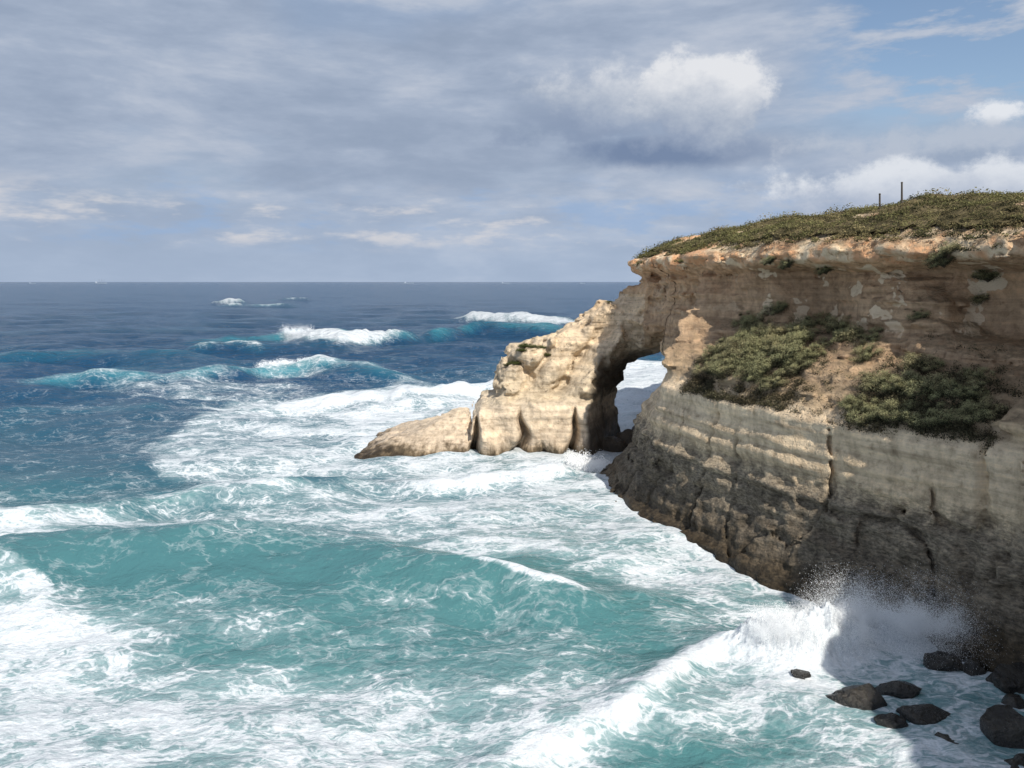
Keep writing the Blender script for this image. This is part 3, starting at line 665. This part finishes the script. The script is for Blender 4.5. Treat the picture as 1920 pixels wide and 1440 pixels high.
# ------------------------------------------------------------ boulders
m, t = new_mat("wet_boulder")
pos = t.n('ShaderNodeNewGeometry').outputs['Position']; zb = t.xyz(pos)[2]
a = t.noise(pos, 1.6, 5, .6); b = t.noise(pos, 9, 6, .65)
c = t.mix(t.ss(a, .35, .65), (.010, .009, .008), (.036, .031, .024)); c = t.mix(t.ss(zb, .35, .1), c, (.010, .009, .008))
c = t.mix(1.0, c, t.ramp(b, [(.3, (.5, .5, .5)), (.65, (1.5, 1.5, 1.5))]), 'MULTIPLY')
finish(t, c, t.ss(a, .3, .7, .15, .38), .6, t.n('ShaderNodeBump', Strength=1.0, Distance=.2, Height=t.m('ADD', a, t.m('MULTIPLY', b, .5))).outputs[0])
import bmesh
def boulder(w_, d_, h_, seed):
    bm = bmesh.new(); bmesh.ops.create_icosphere(bm, subdivisions=5, radius=1)
    P = np.array([v.co[:] for v in bm.verts]); bm.faces.ensure_lookup_table()
    Fc = np.array([[v.index for v in f.verts] for f in bm.faces]); bm.free()
    o_ = seed*5.3
    n = 1+.7*(vnoise(P[:, 0]*1.1+o_, P[:, 1]*1.1, P[:, 2]*1.1)-.5)+.35*(vnoise(P[:, 0]*2.7+o_, P[:, 1]*2.7, P[:, 2]*2.7)-.5)+.14*(vnoise(P[:, 0]*7+o_, P[:, 1]*7, P[:, 2]*7)-.5)
    r = np.random.default_rng(seed)
    Q = P*n[:, None]
    for k in range(12):
        nn = r.normal(0, 1, 3); nn /= np.linalg.norm(nn); lim = r.uniform(.58, .85)
        dd_ = Q@nn; Q -= np.clip(dd_-lim, 0, 9)[:, None]*nn*.95
    Q += .05*(np.stack([vnoise(Q[:, 0]*5+o_, Q[:, 1]*5, Q[:, 2]*5+c_) for c_ in (1, 9, 17)], 1)-.5)
    Q *= np.array([w_/2*1.2, d_/2*1.1, h_*1.15])
    return make_mesh("boulder", Q, Fc)
for i, (x_, y_, w_, d_, h_, rot) in enumerate(BOULD):
    o = add_obj("boulder", boulder(w_, d_, h_, i+2), m, label="dark wet angular boulder awash in white foam", category="boulder", group="boulders at the cliff foot", loc=(x_, y_, 0.0))
    o.rotation_euler = (0, 0, rot)

# ------------------------------------------------------------ posts on the hill
m, t = new_mat("weathered_wood")
bn = t.noise(t.n('ShaderNodeNewGeometry').outputs['Position'], 15, 5, .6)
finish(t, t.mix(bn, (.05, .045, .04), (.12, .10, .08)), .9, .1)
def cyl(cx_, cy_, z0, z1, r0, r1, n=8):
    V = [(cx_+r*math.cos(a*2*math.pi/n), cy_+r*math.sin(a*2*math.pi/n), z) for z, r in ((z0, r0), (z1, r1)) for a in range(n)]
    F = [(a, (a+1) % n, n+(a+1) % n, n+a) for a in range(n)]+[tuple(range(n, 2*n))]
    return V, F
for (x_, y_, hh) in [(24.7, 49, 1.35), (23.3, 49, .95)]:
    d_ = float(-poly_sdf(np.array([x_]), np.array([y_]), RIM)[0]); z0 = float(hill_h(np.array([d_]), np.array([x_]), np.array([y_]))[0])
    V, F = cyl(0, 0, -.3, hh, .07, .055); V2, F2 = cyl(0, 0, hh+.001, hh+.07, .08, .05)
    n0 = len(V); me = bpy.data.meshes.new("post"); me.from_pydata(V+V2, [], F+[tuple(i+n0 for i in f) for f in F2])
    add_obj("wooden_post", me, m, label="short weathered wooden post standing in clifftop scrub", category="post", group="posts on the clifftop", loc=(x_, y_, z0))

# ------------------------------------------------------------ ships on the horizon
m, t = new_mat("ship_hull_hazed")
bn = t.noise(t.n('ShaderNodeNewGeometry').outputs['Position'], .2, 3, .5)
finish(t, t.mix(bn, (.24, .30, .38), (.30, .36, .44)), .7, .2)  # pale blue-grey: distance haze is painted into the hull colour
m2, t = new_mat("ship_white_hazed")
bn = t.noise(t.n('ShaderNodeNewGeometry').outputs['Position'], .3, 3, .5)
finish(t, t.mix(bn, (.36, .42, .50), (.44, .50, .57)), .6, .2)  # white dulled towards blue-grey, with the sea haze mixed into the colour
def box(x0, x1, y0, y1, z0, z1):
    V = [(a, b, c) for c in (z0, z1) for a, b in ((x0, y0), (x1, y0), (x1, y1), (x0, y1))]
    return V, [(0, 3, 2, 1), (4, 5, 6, 7), (0, 1, 5, 4), (1, 2, 6, 5), (2, 3, 7, 6), (3, 0, 4, 7)]
def merge(parts):
    V = []; F = []
    for v, f in parts:
        n = len(V); V += v; F += [tuple(i+n for i in q) for q in f]
    return V, F
for u, Ls, drydeck in [(-3190, 90, 1), (-800, 75, 0), (-50, 60, 0), (550, 40, 0), (-3720, 50, 0)]:
    yy = 6000
    hw = Ls*.07
    sec = [(-.5, .8, 0), (-.3, 1, 0), (.25, 1, 0), (.42, .6, .02), (.5, .05, .035)]
    V = []
    for sx, ww, rise in sec:
        for zz, wf in ((-2, .75), (Ls*.07+rise*Ls, 1)):
            V += [(sx*Ls, -hw*ww*wf, zz), (sx*Ls, hw*ww*wf, zz)]
    F = []
    for k in range(len(sec)-1):
        a = 4*k; b = a+4
        F += [(a, b, b+2, a+2), (a+1, a+3, b+3, b+1), (a+2, b+2, b+3, a+3)]
    F += [(0, 2, 3, 1)]
    me = bpy.data.meshes.new("hull"); me.from_pydata(V, [], F)
    s = add_obj("cargo_ship", me, m, label="distant pale grey cargo ship on the sea horizon", category="ship", group="ships on the horizon", loc=(u, yy, 0))
    h0 = Ls*.07
    V, F = merge([box(-.44*Ls, -.3*Ls, -hw*.8, hw*.8, h0, h0+Ls*.09), box(-.42*Ls, -.33*Ls, -hw*.6, hw*.6, h0+Ls*.0901, h0+Ls*.12), box(-.40*Ls, -.375*Ls, -hw*.2, hw*.2, h0+Ls*.1201, h0+Ls*.17)])
    me = bpy.data.meshes.new("superstructure"); me.from_pydata(V, [], F); add_obj("superstructure", me, m2, parent=s)
    hm = .35 if drydeck else .12
    for a, b in ((-.15, .9), (.08, 1), (.28, .8)):
        V, F = box((a-.012)*Ls, (a+.012)*Ls, -1, 1, h0+.01, h0+Ls*hm*b)
        me = bpy.data.meshes.new("mast"); me.from_pydata(V, [], F); add_obj("mast", me, m, parent=s)
print("verts cliff", len(Vall), "arch", len(Pa), "sea", nrw*ncl, "scrub", nC)
